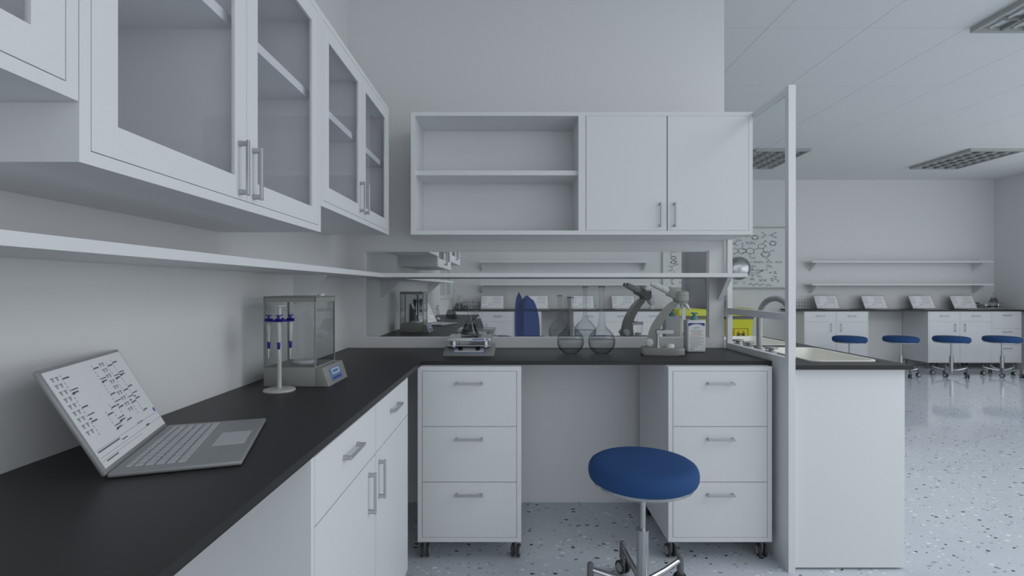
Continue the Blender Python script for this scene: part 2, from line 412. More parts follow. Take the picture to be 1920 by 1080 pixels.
# left worktop cabinets: local x runs away from the camera
base_cabinet(W(-141, 359, -H), PI/2, 'white base cabinet under the left worktop, nearer one beside the open knee space', 'base cabinets under the left worktop', w_=170.5, fr=(6.5, 1.2), hs=1, d_=165)
base_cabinet(W(-141, 529.5, -H), PI/2, 'white base cabinet under the left worktop, farther one beside the inner corner', 'base cabinets under the left worktop', w_=163, fr=(1.2, 1.2), hs=-1, d_=165)

# ------------------------------------------------------------------ worktops
def worktop(mirror=False):
    zz = (lambda z: z) if not mirror else (lambda z: 2*M - z)
    poly = [(XL, -218), (-139, -218), (-139, 787), (399.5, 787), (399.5, 960), (XL, 960)]
    poly = [(x, zz(z)) for x, z in poly]
    if mirror: poly = poly[::-1]
    b = MB(); b.prism(poly, 'z', H-118.3, H-112, 0.5, 1)
    return b.build('worktop', 'black_epoxy', None, True)
tag(worktop(), 'black L-shaped worktop in front, carrying the laptop and flasks', 'worktop', 'black worktops')
tag(worktop(True), 'black worktop behind the glazed opening in the partition wall', 'worktop', 'black worktops')

# ------------------------------------------------------------------ shelves
def bracket_poly(dep=44, hgt=40): return [(0, 0), (dep, 0), (dep, -3), (4, -hgt), (0, -hgt)]
def corner_shelf(label, mirror=False):
    s = -1 if mirror else 1
    zz = (lambda z: z) if not mirror else (lambda z: 2*M - z)
    t = thing('wall_shelf', label, 'shelf', W(0, 0, 0) , 0, 'long white shelves round the corner')
    poly = [(XL, -26), (-223, -26), (-223, 875), (403, 875), (403, 960), (XL, 960)]
    poly = [(x, zz(z)) for x, z in poly]
    if mirror:
        poly = [(XL, zz(-26)), (-223, zz(-26)), (-223, zz(875)), (396, zz(875)), (396, zz(960)), (XL, zz(960))]
    b = MB(); b.prism(poly, 'z', 18.6, 25.6, 0.3, 1); b.build('board', 'white_laminate', t, True)
    for z in (60, 721):
        b = MB(); b.prism([(XL+p[0], 18.6+p[1]) for p in bracket_poly()], 'y', zz(z), zz(z+8)); b.build('bracket', 'white_laminate', t, False)
    for x in ((391-6,) if not mirror else (380,)):
        b = MB(); b.prism([(zz(960-p[0]), 18.6+p[1]) for p in bracket_poly()], 'x', x, x+8); b.build('bracket', 'white_laminate', t, False)
    return t
corner_shelf('long white shelf running along the left wall and across the glazed opening in front')
corner_shelf('white shelf on the far side of the glazed opening, on the left wall', True)

def glass_cabinet(z0, z1, bot, label, hz):
    t = thing('wall_cabinet', label, 'wall cabinet', W(-202, z0, bot), PI/2, 'glazed wall cabinets on the left wall')
    L = z1-z0; top = 294-bot; dep = 105.6; f = 6.5
    b = MB(); b.frame(0, dep, 0, L, 0, top, f); b.box(f-0.1, L-f+0.1, dep-4, dep-0.2, f-0.1, top-f+0.1)
    b.box(L/2-3, L/2+3, 3, dep-4, f, top-f); b.box(f, L-f, 3, dep-4, 277-bot, top-f+0.1)
    b.build('body', 'white_laminate', t, False)
    for (a, c) in ((f, L/2-3), (L/2+3, L-f)):
        b = MB(); b.box(a, c, 9, dep-4, 196-bot, 204-bot); b.build('shelf', 'white_laminate', t, False)
    for k in (0, 1):
        x0 = f+0.5 if k == 0 else L/2+0.25; x1 = L/2-0.25 if k == 0 else L-f-0.5
        b = MB(); b.frame(0, 2.6, x0, x1, f+0.5, top-f-0.5, 16.5); d = b.build('door', 'white_laminate', t, False)
        b = MB(); b.box(x0+16, x1-16, 1.0, 1.7, f+16, top-f-16); b.build('door_glass', 'cabinet_glass', d, False)
        handle(d, (x1-10.5) if k == 0 else (x0+9.5), hz-bot, 41, True)
    return t
gc = [glass_cabinet(-62, 238.5, 87, 'glazed white wall cabinet cut by the left edge of the photo', 121),
      glass_cabinet(239, 541, 58.9, 'large glazed white wall cabinet that hangs lowest on the left wall', 89),
      glass_cabinet(541.5, 840, 87, 'glazed white wall cabinet next to the room corner', 121)]
for g, l in zip(gc, ('glazed wall cabinet seen small through the opening, farthest one', 'glazed wall cabinet seen through the opening, the one that hangs lowest', 'glazed wall cabinet just behind the partition wall, only its underside showing')):
    copy_thing(g, l, 'glazed wall cabinets beyond the partition', mirror=True)

# cabinets on the partition wall
t = thing('open_wall_cabinet', 'white wall cabinet with one open shelf compartment and two plain doors', 'wall cabinet', W(-169, 855, 89), 0)
b = MB(); w_, top = 571, 205
b.frame(0, 104.5, 0, w_, 0, top, (7, 6.5, 7, 6.5)); b.box(6.8, w_-6, 85, 104.2, 6.5, top-6); b.box(280, 292, 0.01, 85, 6, top-6)
b.build('body', 'white_laminate', t, False)
b = MB(); b.box(7, 280, 8, 85, 101, 109); b.build('shelf', 'white_laminate', t, False)
for k, (a, c) in enumerate(((292, 428.2), (428.2, w_-6.2))):
    d = panel(t, 'door', a, c, 6.8, top-6.2); handle(d, c-12 if k == 0 else a+12, 33, 41, True)

# ------------------------------------------------------------------ glazed end screen with the half wall
t = thing('glass_screen', 'white framed glass screen on a low panel at the worktop end, with tall post', 'screen', W(400, 741, -H), 0)
b = MB(); b.box(0, 10, 0, 218, 0, H-102); b.build('panel', 'white_laminate', t, False)
b = MB(); b.box(0, 10.5, -0.5, 9, H-102, H+294); b.box(0, 10, -0.5, 0, 0, H-102); b.build('post', 'white_laminate', t, False)
b = MB(); b.box(0.5, 9.5, 210, 218, H-102, H+89); b.build('wall_post', 'white_laminate', t, False)
b = MB(); b.box(0, 10, 9, 211, H-48, H-37); b.build('rail', 'white_laminate', t, False)
b = MB(); b.box(2, 10, 9, 211, H+284, H+292); b.build('top_rail', 'white_laminate', t, False)
b = MB(); b.box(4.4, 5.6, 9, 211, H-37, H+284); b.box(4, 6, 9, 211, H+222, H+224); b.build('glass_pane', 'pane_glass', t, False)
# its counterpart on the other side: dull grey panel over an open gap
t = thing('grey_screen', 'dull grey upright panel seen at the right edge of the glazed opening', 'screen', W(398.5, 972, -H), 0)
b = MB(); b.box(0, 8, 0, 232, 0, H-102); b.build('panel', 'white_laminate', t, False)
b = MB(); b.box(0, 4, 0, 232, H-44, H+294); b.build('grey_sheet', 'grey_panel', t, False)
b = MB(); b.box(0, 8, 226, 232, H-102, H-44); b.build('post', 'white_laminate', t, False)

# ------------------------------------------------------------------ sink island
t = thing('sink_bench', 'white end panel bench with black top right of the tall post', 'bench', W(410.5, 749, -H), 0)
b = MB(); b.box(0, 164, 0, 8, 3, H-118.5); b.box(0, 164, 426, 434, 3, H-118.5); b.box(0, 8, 8, 426, 3, H-118.5); b.box(156, 164, 8, 426, 3, H-118.5); b.box(8, 156, 8, 426, 12, 20); b.build('body', 'white_laminate', t, False)
b = MB(); b.box(14, 150, 14, 420, 0, 12); b.build('plinth', 'caster_grey', t, False)
def basin_hole_top(t):
    b = MB(); x0, x1, y0, y1 = 0, 171, -8, 440
    bx0, bx1 = 44, 150; z0, z1 = H-118.3, H-112
    for a in ((x0, bx0, y0, y1), (bx1, x1, y0, y1), (bx0, bx1, y0, 30), (bx0, bx1, 205, 254), (bx0, bx1, 428, y1)): b.box(*a, z0, z1)
    return b.build('top', 'black_epoxy', t, False)
basin_hole_top(t)
def sink(x0, x1, z0, z1, label):
    t = thing('sink_basin', label, 'sink', W((x0+x1)/2, (z0+z1)/2, -112), 0, 'ceramic sink basins')
    hx, hz = (x1-x0)/2, (z1-z0)/2
    def rr(ix, z, r):
        pts = []; n = 6; a, c = hx-ix, hz-ix; r = max(r, 0.5)
        for q, (sx, sy) in enumerate(((1, 1), (-1, 1), (-1, -1), (1, -1))):
            for k in range(n+1):
                an = q*PI/2 + k*PI/2/n
                pts.append((sx*(a-r)+r*math.cos(an), sy*(c-r)+r*math.sin(an), z))
        return pts
    b = MB(); b.rings([rr(1.5, -50, 18), rr(-1.5, -1, 18), rr(-1.5, 1.6, 18), rr(3, 1.6, 14), rr(4.5, -2, 13), rr(12, -42, 14), rr(24, -46, 14)])
    b.build('bowl', 'cream_ceramic', t)
    b = MB(); b.cyl((0, 0, -46.2), (0, 0, -44.8), 6, seg=20); b.build('drain', 'metal', t)
    return t
sink(456, 560, 780, 953, 'cream ceramic sink basin nearest the camera beside the tall post')
sink(456, 560, 1004, 1176, 'cream ceramic sink basin farther away, in front of the yellow bin')
def faucet(z, dx, dz, label):
    t = thing('faucet', label, 'faucet', W(443, z, -112), 0, 'swan neck faucets')
    n = Vector((dx, dz, 0)).normalized(); R = 36; ht = 58
    b = MB(); pts = [(0, 0, 2), (0, 0, 30), (0, 0, ht)]
    for k in range(1, 13):
        a = PI*k/12; q = n*(R-R*math.cos(a)); pts.append((q.x, q.y, ht+R*math.sin(a)))
    q = n*2*R; pts.append((q.x, q.y, ht-8))
    b.tube(pts, 5.0, 16); b.build('spout', 'faucet_grey', t)
    b = MB(); b.cyl((0, 0, 0), (0, 0, 4), 9.5, 8.5, 24); b.build('base', 'faucet_grey', t)
    b = MB(); b.cyl((q.x, q.y, ht-14), (q.x, q.y, ht-6), 3.6, seg=12); b.build('nozzle', 'black_plastic', t)
    for s in (-1, 1):
        b = MB(); b.cyl((0, s*42, 0), (0, s*42, 3), 9, 8.5, 24); b.cyl((0, s*42, 3), (0, s*42, 8), 4, seg=16); b.lathe([(10, 8), (11, 9.5), (10, 11), (4, 12)], (0, s*42, 0), 24)
        b.build('tap', 'faucet_grey', t)
    return t
faucet(917, 22, -70, 'grey swan neck faucet on the nearer sink, behind the glass screen')
faucet(1045, 18, 60, 'grey swan neck faucet on the farther sink, partly behind the wall end')

# ------------------------------------------------------------------ laptop
def make_laptop(label):
    t = thing('laptop', label, 'laptop', W(-255, 352.5, -112), math.radians(108.5))
    wd, dp = 112, 71; hw = wd/2
    b = MB(); b.box(-hw, hw, -dp, 0, 0.3, 3.6, 1.4, 3); b.build('base', 'laptop_grey', t)
    b = MB()
    rows = [(14, 3.2, 1.0), (14, 4.6, 1.0), (14, 4.6, 1.0), (13, 4.6, 1.0), (12, 4.6, 1.0), (9, 4.6, 1.0)]
    y = -6.5; kx0, kx1 = -hw+7, hw-7
    for ri, (n, hh, g) in enumerate(rows):
        wts = [1.0]*n
        if ri == 1: wts[-1] = 1.6
        if ri == 2: wts[0] = 1.5; wts[-1] = 1.2
        if ri == 3: wts[0] = 1.8; wts[-1] = 1.9
        if ri == 4: wts[0] = 2.3; wts[-1] = 2.2
        if ri == 5: wts = [1, 1, 1, 1.1, 5.2, 1.1, 1, 1, 1]
        tot = sum(wts); x = kx0
        for wt in wts:
            ww = (kx1-kx0)*wt/tot
            b.box(x+0.8, x+ww-0.8, y-hh, y-0.2, 3.5, 4.2, 0.25, 1); x += ww
        y -= hh+1.1
    b.build('keyboard', 'key_grey', t, False)
    b = MB(); b.box(-17, 17, -dp+5, -dp+25, 3.5, 3.75, 0.1, 1); b.build('trackpad', 'key_grey', t, False)
    tl = Matrix.Translation((0, 0.5, 2.6)) @ Matrix.Rotation(-math.radians(28), 4, 'X')
    b = MB(); b.box(-hw, hw, -0.6, 2.2, -0.5, 70.5, 1.1, 2); lid = b.build('lid', 'laptop_grey', t, True, tl)
    b = MB(); b.box(-hw+2.6, hw-2.6, -0.95, -0.5, 3, 68.2); b.build('display', 'screen_page', lid, False, tl)
    b = MB(); f = MB()
    X0, X1, Y0, Y1 = -hw+4, hw-4, 5, 66
    def q(mb, u, v, du, dv): mb.box(X0+(X1-X0)*u, X0+(X1-X0)*(u+du), -1.05, -0.94, Y0+(Y1-Y0)*v, Y0+(Y1-Y0)*(v+dv))
    for (u, vs_, ve) in ((0.13, 0.27, 0.97), (0.34, 0.22, 0.45), (0.43, 0.22, 0.50), (0.52, 0.22, 0.97), (0.72, 0.24, 0.95), (0.81, 0.24, 0.97)):
        v = ve; k = 0
        while v > vs_:
            q(b, u, v-0.022, 0.004, 0.022)
            if k % 4 == 1: q(b, u+0.01, v-0.01, 0.07, 0.016)
            if k % 7 == 5: q(b, u+0.01, v-0.02, 0.022, 0.018); q(b, u+0.015, v+0.025, 0.08, 0.012)
            v -= 0.042; k += 1
    for (u, vs_, ve) in ((0.02, 0.28, 0.95), (0.07, 0.28, 0.95), (0.62, 0.3, 0.95), (0.66, 0.3, 0.95)):
        v = ve
        while v > vs_: q(f, u, v, 0.035, 0.014); q(f, u+0.01, v-0.03, 0.015, 0.03); v -= 0.075
    q(b, 0.01, 0.125, 0.30, 0.014); q(b, 0.33, 0.10, 0.08, 0.012); q(b, 0.04, 0.012, 0.16, 0.012); q(b, 0.72, 0.07, 0.06, 0.02)
    q(f, 0.0, 0.15, 1.0, 0.004); q(f, 0.0, 0.07, 1.0, 0.004); q(f, 0.0, 0.035, 0.6, 0.004); q(f, 0.62, 0.15, 0.10, 0.015)
    b.build('screen_text', 'screen_ink', lid, False, tl); f.build('faint_screen_text', 'ink_faint', lid, False, tl)
    b = MB(); q(b, 0.965, 0.17, 0.03, 0.05); b.build('screen_icon', 'ink_blue', lid, False, tl)
    return t
lap = make_laptop('open silver laptop on the black worktop at left, showing a page of small text')
copy_thing(lap, 'open laptop seen from behind beyond the glazed opening, next to the rear balance', 'laptops', mirror=True)

# ------------------------------------------------------------------ analytic balance
def make_balance(label):
    t = thing('laboratory_balance', label, 'laboratory balance', W(-282, 581, -112), 0)
    b = MB(); b.box(0, 59, 0, 66, 0, 22, 0.7, 2); b.build('base', 'instrument_grey', t)
    b = MB(); b.box(0, 59, 0, 1.2, 96, 102); b.box(0, 59, 63, 64, 96, 102); b.box(0, 1.2, 0, 64, 96, 102); b.box(57.8, 59, 0, 64, 96, 102)
    b.box(0, 59, 0, 64, 101, 102.5)
    for (x, y) in ((0.8, 0.8), (58.2, 0.8), (0.8, 63.2), (58.2, 63.2)): b.box(x-0.8, x+0.8, y-0.8, y+0.8, 22, 96)
    b.build('shield_frame', 'instrument_grey', t, False)
    b = MB(); b.box(0.2, 0.7, 1.6, 62.4, 22, 96); b.box(1.6, 57.4, 0.2, 0.7, 22, 96); b.box(58.3, 58.8, 1.6, 62.4, 22, 96); b.box(1.6, 57.4, 63.2, 63.7, 22, 96)
    b.build('shield_glass', 'box_glass', t, False)
    b = MB(); b.lathe([(13, 22), (14, 24), (12, 26), (2, 26)], (33, 34, 0), 28); b.build('weighing_pan', 'bottle_white', t)
    b = MB(); b.cyl((49, 44, 102.4), (49, 44, 105), 4.2, 3.6, seg=20); b.build('lid_knob', 'instrument_light', t)
    b = MB(); b.prism([(59, 0), (74, 0), (67, 21), (59, 21)], 'y', 0, 67, 0.6, 2); c = b.build('control_unit', 'instrument_grey', t)
    ang = math.atan2(7, 21)
    tl = Matrix.Translation((70.6, 33, 10.5)) @ Matrix.Rotation(-ang, 4, 'Y')
    b = MB(); b.box(-0.1, 0.45, -18, 18, -8.2, 7.5, 0.2, 1); b.build('display_panel', 'panel_blue', c, False, tl)
    b = MB(); b.box(0.3, 0.7, -12, 13, -0.5, 6.3); b.build('screen', 'lcd', c, False, tl)
    b = MB()
    for k in range(6): b.box(0.6, 0.85, -9+k*3, -7.2+k*3, 1.5, 4.5)
    for k in range(5): b.box(0.4, 0.75, -14+k*6, -10.5+k*6, -6, -3.6)
    b.build('display_marks', 'lcd' if False else 'deep_blue', c, False, tl)
    return t
bal = make_balance('grey laboratory balance with glass draught shield against the left wall')
copy_thing(bal, 'laboratory balance seen through the glazed opening in the partition wall', mirror=True)

def make_pipettes(label):
    t = thing('pipette_stand', label, 'pipette stand', W(-253, 557, -112), 0)
    b = MB(); b.lathe([(16, 0), (16.5, 1), (16, 2.4), (14, 3)], seg=40); b.build('base', 'pipette_white', t)
    b = MB(); b.cyl((0, 0, 2), (0, 0, 92), 2.3, 2.0, 20); b.lathe([(6, 92), (6.3, 92.7), (6, 93.4)], seg=24); b.build('pole', 'pipette_white', t)
    b = MB(); b.lathe([(15, 76), (15.4, 76.6), (15, 77.2)], seg=32); b.build('holder_disc', 'pipette_blue', t)
    return t
def make_pipette(label, loc, grp):
    t = thing('pipette', label, 'pipette', loc, 0, grp)
    b = MB(); b.lathe([(0.4, 36), (0.5, 42), (1.0, 48)], seg=10); b.build('tip', 'bottle_white', t)
    b = MB(); b.lathe([(1.1, 46.5), (1.5, 47.5), (1.7, 53), (1.4, 54)], seg=12); b.build('collar', 'pipette_blue', t)
    b = MB(); b.lathe([(1.2, 53.5), (1.3, 60), (1.9, 66), (2.3, 71), (2.2, 75.8)], seg=14); b.build('handle', 'pipette_white', t)
    b = MB(); b.box(-4, 4, -1.5, 1.5, 77.2, 79, 0.5, 1); b.cyl((0, 0, 78.8), (0, 0, 82), 1.1, seg=10); b.cyl((0, 0, 81.7), (0, 0, 82.9), 2.9, seg=12); b.build('plunger', 'pipette_blue', t)
    return t
make_ps = make_pipettes('round based pipette stand in front of the balance, holding four blue topped pipettes')
ps2 = copy_thing(make_ps, 'small pipette stand seen through the opening beside the rear balance', mirror=True)
names = ('left front', 'left rear', 'right front', 'right rear')
for k, (dx, dz, lab) in enumerate(((-10, -3.5, 'leftmost of the four'), (-3.8, 10, 'second from left of the four'), (4.0, -10.5, 'third from left of the four'), (10.5, 3.5, 'rightmost of the four'))):
    p = make_pipette('blue topped pipette on the nearer stand, %s' % lab, W(-253+dx, 557+dz, -112), 'pipettes on the nearer stand')
    copy_thing(p, 'tiny blue topped pipette on the stand beyond the opening, %s' % lab, 'pipettes on the stand beyond the opening', mirror=True)

# ------------------------------------------------------------------ orbital shaker and conical flask
def make_shaker(label):
    t = thing('orbital_shaker', label, 'shaker', W(-71.5, 843, -112), 0)
    b = MB(); b.prism([(0, 0), (80, 0), (80, 13), (26, 13), (0, 3.2)], 'x', -42, 42, 0.8, 2); b.build('base', 'instrument_grey', t)
    tl = Matrix.Translation((0, 13, 8.1)) @ Matrix.Rotation(math.atan2(9.8, 26), 4, 'X')
    b = MB(); b.box(-28, 28, -10.5, 10.5, -0.1, 0.5); p = b.build('control_panel', 'panel_blue', t, False, tl)
    b = MB(); b.box(-24.5, 24.5, -8, 8, 0.4, 0.8); b.build('panel_face', 'instrument_light', p, False, tl)
    for s in (-1, 1):
        b = MB(); b.cyl((s*14.5, 1, 0.7), (s*14.5, 1, 4.5), 4.2, 3.4, 18); b.box(s*14.5-0.8, s*14.5+0.8, -4, 6, 4, 6.0); b.build('knob', 'black_plastic', t, True, tl)
    b = MB(); b.box(-37, 37, 8, 74, 15, 16.5, 0.3, 1); b.build('lower_plate', 'chrome', t, False)
    for s in (-1, 1):
        for y in (18, 66):
            b = MB(); b.cyl((s*27, y, 13), (s*27, y, 25), 6, seg=18); b.build('post', 'chrome', t)
    b = MB(); b.box(-37, 37, 4, 76, 24, 29.5, 0.5, 1); pl = b.build('platform', 'chrome', t, False)
    b = MB(); b.box(6, 25, 3.6, 4.1, 25.6, 28); b.box(28.5, 32.5, 3.6, 4.1, 25.6, 28); b.build('platform_label', 'panel_blue', pl, False)
    return t
def conical_flask(label, loc, grp, hg=46, r=16, liq='flask_dark'):
    t = thing('conical_flask', label, 'flask', loc, 0, grp)
    s = r/16.0; k = hg/46.0
    prof = [(13.5*s, 0), (15.6*s, 0.7*k), (16*s, 3*k), (14.5*s, 7*k), (5.6*s, 29*k), (4.6*s, 33*k), (4.6*s, 43*k), (5.6*s, 45.2*k), (5.2*s, 46*k),
            (4.6*s, 45.6*k)]
    b = MB(); b.lathe(prof, seg=32, cap=False); b.build('glass_body', 'flask_glass', t)
    b = MB(); b.lathe([(12*s, 1.6*k), (14.3*s, 2.2*k), (14.9*s, 3.2*k), (13.5*s, 7*k), (8.8*s, 20*k), (1*s, 20.1*k)], seg=32); b.build('liquid', liq, t)
    return t
sh = make_shaker('grey and chrome orbital shaker with two black knobs on the worktop')
copy_thing(sh, 'orbital shaker seen from behind through the glazed opening', 'orbital shakers beyond the opening', mirror=True)
cf = conical_flask('dark conical flask standing on the nearest orbital shaker', W(-73, 890, -82.4), 'conical flasks')
copy_thing(cf, 'dark conical flask on the shaker just behind the glazed opening', mirror=True)

# ------------------------------------------------------------------ volumetric flasks
def vol_flask(x, top, label, zc=868):
    t = thing('volumetric_flask', label, 'flask', W(x, zc, -112), 0, 'round volumetric flasks')
    R = 22.8; cz = 21.5; prof = [(9.5, 0)]; inner = []
    for k in range(1, 15):
        a = -PI/2 + 0.42 + (PI-0.42-0.72)*k/14.0
        prof.append((R*math.cos(a), cz+R*math.sin(a)))
    prof += [(7.0, 47), (5.4, 52), (4.6, 60), (3.9, 66), (3.8, top-10), (4.6, top-4), (5.4, top-1), (5.4, top)]
    rin = 1.0
    inn = [(5.0-0.9, top-0.3), (3.4, top-6), (2.9, 66), (3.6, 60), (4.5, 52), (6.1, 47)]
    for k in range(14, 0, -1):
        a = -PI/2 + 0.42 + (PI-0.42-0.72)*k/14.0
        inn.append(((R-rin)*math.cos(a), cz+(R-rin)*math.sin(a)))
    inn.append((8.8, 1.0)); inn.append((0.5, 1.0))
    b = MB(); b.lathe(prof, seg=40, cap=False); b.build('glass_body', 'flask_glass', t)
    b = MB(); b.lathe([(4.7, top-1.6), (5.7, top-0.8), (5.7, top+0.2), (4.7, top+0.4)], seg=32, cap=False); b.build('rim', 'flask_dark', t)
    lp_ = [(8.6, 1.2)]
    for k in range(1, 15):
        a = -PI/2 + 0.42 + (PI-0.42-0.72)*k/14.0
        z = cz+(R-rin-0.15)*math.sin(a)
        if z > 25: break
        lp_.append(((R-rin-0.15)*math.cos(a), z))
    lp_.append((math.sqrt((R-rin-0.15)**2-(25-cz)**2), 25)); lp_.append((0.5, 25))
    b = MB(); b.lathe(lp_, seg=40); b.build('liquid', 'flask_water', t)
    return t
v1 = vol_flask(99, 96.6, 'round volumetric flask with the shorter neck on the front worktop')
v2 = vol_flask(152, 114.7, 'round volumetric flask with the taller neck on the front worktop')
copy_thing(v1, 'shorter necked round flask standing behind the glazed opening', mirror=True)
copy_thing(v2, 'taller necked round flask standing behind the glazed opening', mirror=True)

# ------------------------------------------------------------------ microscope (side view faces -y)
def make_microscope(label):
    t = thing('microscope', label, 'microscope', W(253, 862, -112), math.radians(-18))
    def L(px_, py): return ((px_-1244)*0.898, (666-py)*0.898)
    # base
    b = MB(); pts = []
    hx0, hx1, hy = -35, 36, 13
    for k in range(13):
        a = -PI/2+PI*k/12; pts.append((hx1-hy+hy*math.cos(a), hy*math.sin(a)))
    for k in range(7):
        a = PI/2+PI/2*k/6; pts.append((hx0+6+6*math.cos(a), hy-6+6*math.sin(a)))
    for k in range(7):
        a = PI+PI/2*k/6; pts.append((hx0+6+6*math.cos(a), -hy+6+6*math.sin(a)))
    b.prism(pts, 'z', 0, 12.5, 2.2, 3); b.build('base', 'instrument_grey', t)
    # curved arm: outline extruded
    left = [(1214, 655), (1217, 636), (1222, 617), (1231, 600), (1243, 583), (1256, 570), (1262, 566)]
    right = [(1276, 566), (1269, 574), (1258, 588), (1248, 602), (1241, 618), (1239, 634), (1242, 655)]
    def smooth(p):
        out = []
        for i in range(len(p)-1):
            p0 = p[max(i-1, 0)]; p1 = p[i]; p2 = p[i+1]; p3 = p[min(i+2, len(p)-1)]
            for k in range(4):
                q = k/4.0
                out.append(tuple(0.5*((2*p1[j])+(-p0[j]+p2[j])*q+(2*p0[j]-5*p1[j]+4*p2[j]-p3[j])*q*q+(-p0[j]+3*p1[j]-3*p2[j]+p3[j])*q**3) for j in (0, 1)))
        out.append(p[-1]); return out
    poly = [L(*p) for p in smooth(left)+smooth(right)]
    b = MB(); b.prism(poly, 'y', -7.5, 7.5, 1.6, 3); b.build('arm', 'instrument_grey', t)
    hx, hz = L(1277, 562)
    b = MB(); b.lathe([(10.5, -3.5), (12.5, -2.8), (12.8, 3), (12.4, 6), (12.9, 6.6), (12.6, 11), (10, 13.5), (3, 14.2)], (hx, 0, hz), 32); b.build('head', 'instrument_grey', t)
    # prism housing and two eyepieces
    e0 = Vector((L(1268, 553)[0], 0, L(1268, 553)[1])); e1 = Vector((L(1229, 535)[0], 0, L(1229, 535)[1]))
    d = (e1-e0).normalized()
    b = MB(); b.box(-9, 9, -10, 10, -8, 8, 2.2, 3)
    rot = Vector((1, 0, 0)).rotation_difference(d).to_matrix().to_4x4()
    b.build('prism_housing', 'instrument_grey', t, True, Matrix.Translation(e0+d*6) @ rot)
    for s in (-1, 1):
        p0 = e0+Vector((0, s*6.5, 0))+d*12
        b = MB(); b.tube([p0, p0+d*10, p0+d*10.2, p0+d*24, p0+d*24.2, p0+d*31], [5.4, 5.4, 4.9, 4.9, 4.4, 4.2], 20); e = b.build('eyepiece', 'instrument_light', t)
        b = MB(); b.tube([p0+d*30.9, p0+d*31.6], [3.3, 3.1], 16); b.build('eye_lens', 'black_plastic', e)
    # nosepiece with objectives
    b = MB(); b.lathe([(9.5, -7.5), (10.5, -3.5)], (hx+0.5, 0, hz), 28); np_ = b.build('nosepiece', 'instrument_grey', t)
    for (dx, dy, ln, rr_) in ((-4, 0, 9, 3.4), (7, 0, 13, 2.8), (1, 7, 10, 2.8)):
        a = Vector((hx+dx, dy, hz-7)); q = Vector((dx*0.75, dy*0.7, -8)).normalized()
        b = MB(); b.tube([a, a+q*ln*0.6, a+q*ln*0.62, a+q*ln], [rr_, rr_, rr_*0.75, rr_*0.55], 16); b.build('objective', 'instrument_light', np_)
    sx0, sz = L(1234, 620)
    b = MB(); b.box(sx0, sx0+27, -11, 11, sz-5.5, sz, 0.5, 1); st = b.build('stage', 'instrument_light', t)
    b = MB(); b.box(sx0-0.5, sx0+13, -9, 9, sz, sz+1.2); b.build('slide_holder', 'instrument_dark', st, False)
    b = MB(); b.cyl((L(1237, 0)[0], -9, 15), (L(1237, 0)[0], -9, sz-5.4), 1.5, seg=12); b.cyl((L(1237, 0)[0], -9, 12.4), (L(1237, 0)[0], -9, 16), 2.6, seg=12); b.build('focus_rod', 'instrument_light', t)
    kx, kz = L(1221, 643)
    b = MB(); b.cyl((kx, -7.4, kz), (kx, -12, kz), 6.6, seg=28); b.cyl((kx, -12, kz), (kx, -13.4, kz), 5.6, seg=28); b.cyl((kx, -13.3, kz), (kx, -16, kz), 3.4, seg=22)
    b.build('focus_knob', 'instrument_light', t)
    b = MB(); b.cyl((kx, 7.4, kz), (kx, 12, kz), 6.6, seg=28); b.build('focus_knob', 'instrument_light', t)
    lx = L(1257.5, 0)[0]
    b = MB(); b.lathe([(7.6, 12.3), (7.2, 17), (6.4, 18.6), (2, 18.8)], (lx, 0, 0), 28); b.build('lamp_housing', 'instrument_light', t)
    return t
mic = make_microscope('grey microscope on the front worktop, left of the labelled bottle')
copy_thing(mic, 'dark grey microscope seen through the opening behind the flasks', mirror=True)

# ------------------------------------------------------------------ hand gel bottle
def make_bottle(label):
    t = thing('pump_bottle', label, 'bottle', W(321, 900, -112), 0)
    b = MB(); b.box(-16.2, 16.2, -9, 13, 0, 56, 2.6, 3); b.build('body', 'bottle_white', t)
    b = MB(); b.cyl((0, 2, 55.8), (0, 2, 62), 5.6, seg=22); b.cyl((0, 2, 62), (0, 2, 67), 2.4, seg=14); b.box(-4.6, 4.6, -4, 5, 66, 69, 0.8, 2); b.build('cap', 'teal', t)
    b = MB(); b.box(-14, 14, -9.5, -8.95, 3, 51); lb = b.build('label', 'board_white', t, False)
    n = 14; pts = [(-14, 51), (-14, 45.3)]
    for k in range(n+1):
        u_ = -14+28*k/n; pts.append((u_, 45.3+4.2*(1-(u_/14.0)**2)))
    pts += [(14, 51)]
    b = MB(); b.prism(pts, 'y', -9.9, -9.4); b.build('label_band', 'deep_blue', lb, False)
    xf = Matrix.Translation((-0.5*U, -9.7*U, 43.3*U)) @ Matrix.Rotation(PI/2, 4, 'X')
    text_mesh('label_title', 'quid', 6, 'label_teal', lb, xf)
    xf = Matrix.Translation((0, -9.7*U, 38*U)) @ Matrix.Rotation(PI/2, 4, 'X')
    text_mesh('label_subtitle', 'desinfectante', 3.8, 'ink_faint', lb, xf)
    b = MB()
    for k, ww in enumerate((9, 7, 11)): b.box(-ww, ww, -9.75, -9.4, 34.5-k*2.2, 35.2-k*2.2)
    b.build('label_red_lines', 'label_red', lb, False)
    b = MB()
    for k in range(8): b.box(-12, 12 if k % 3 else 6, -9.75, -9.4, 27-k*2, 27.6-k*2)
    for k in range(3): b.box(-9+k*4, -7+k*4, -9.75, -9.4, 9.5, 11.5)
    for k in range(3): b.box(-12, -5, -9.75, -9.4, 4.2+k*1.5, 4.9+k*1.5)
    b.build('label_lines', 'ink_faint', lb, False)
    return t
bt = make_bottle('white pump bottle with blue banded label and teal cap, right of the microscope')
copy_thing(bt, 'plain grey back of a pump bottle with teal cap behind the glazed opening', mirror=True)

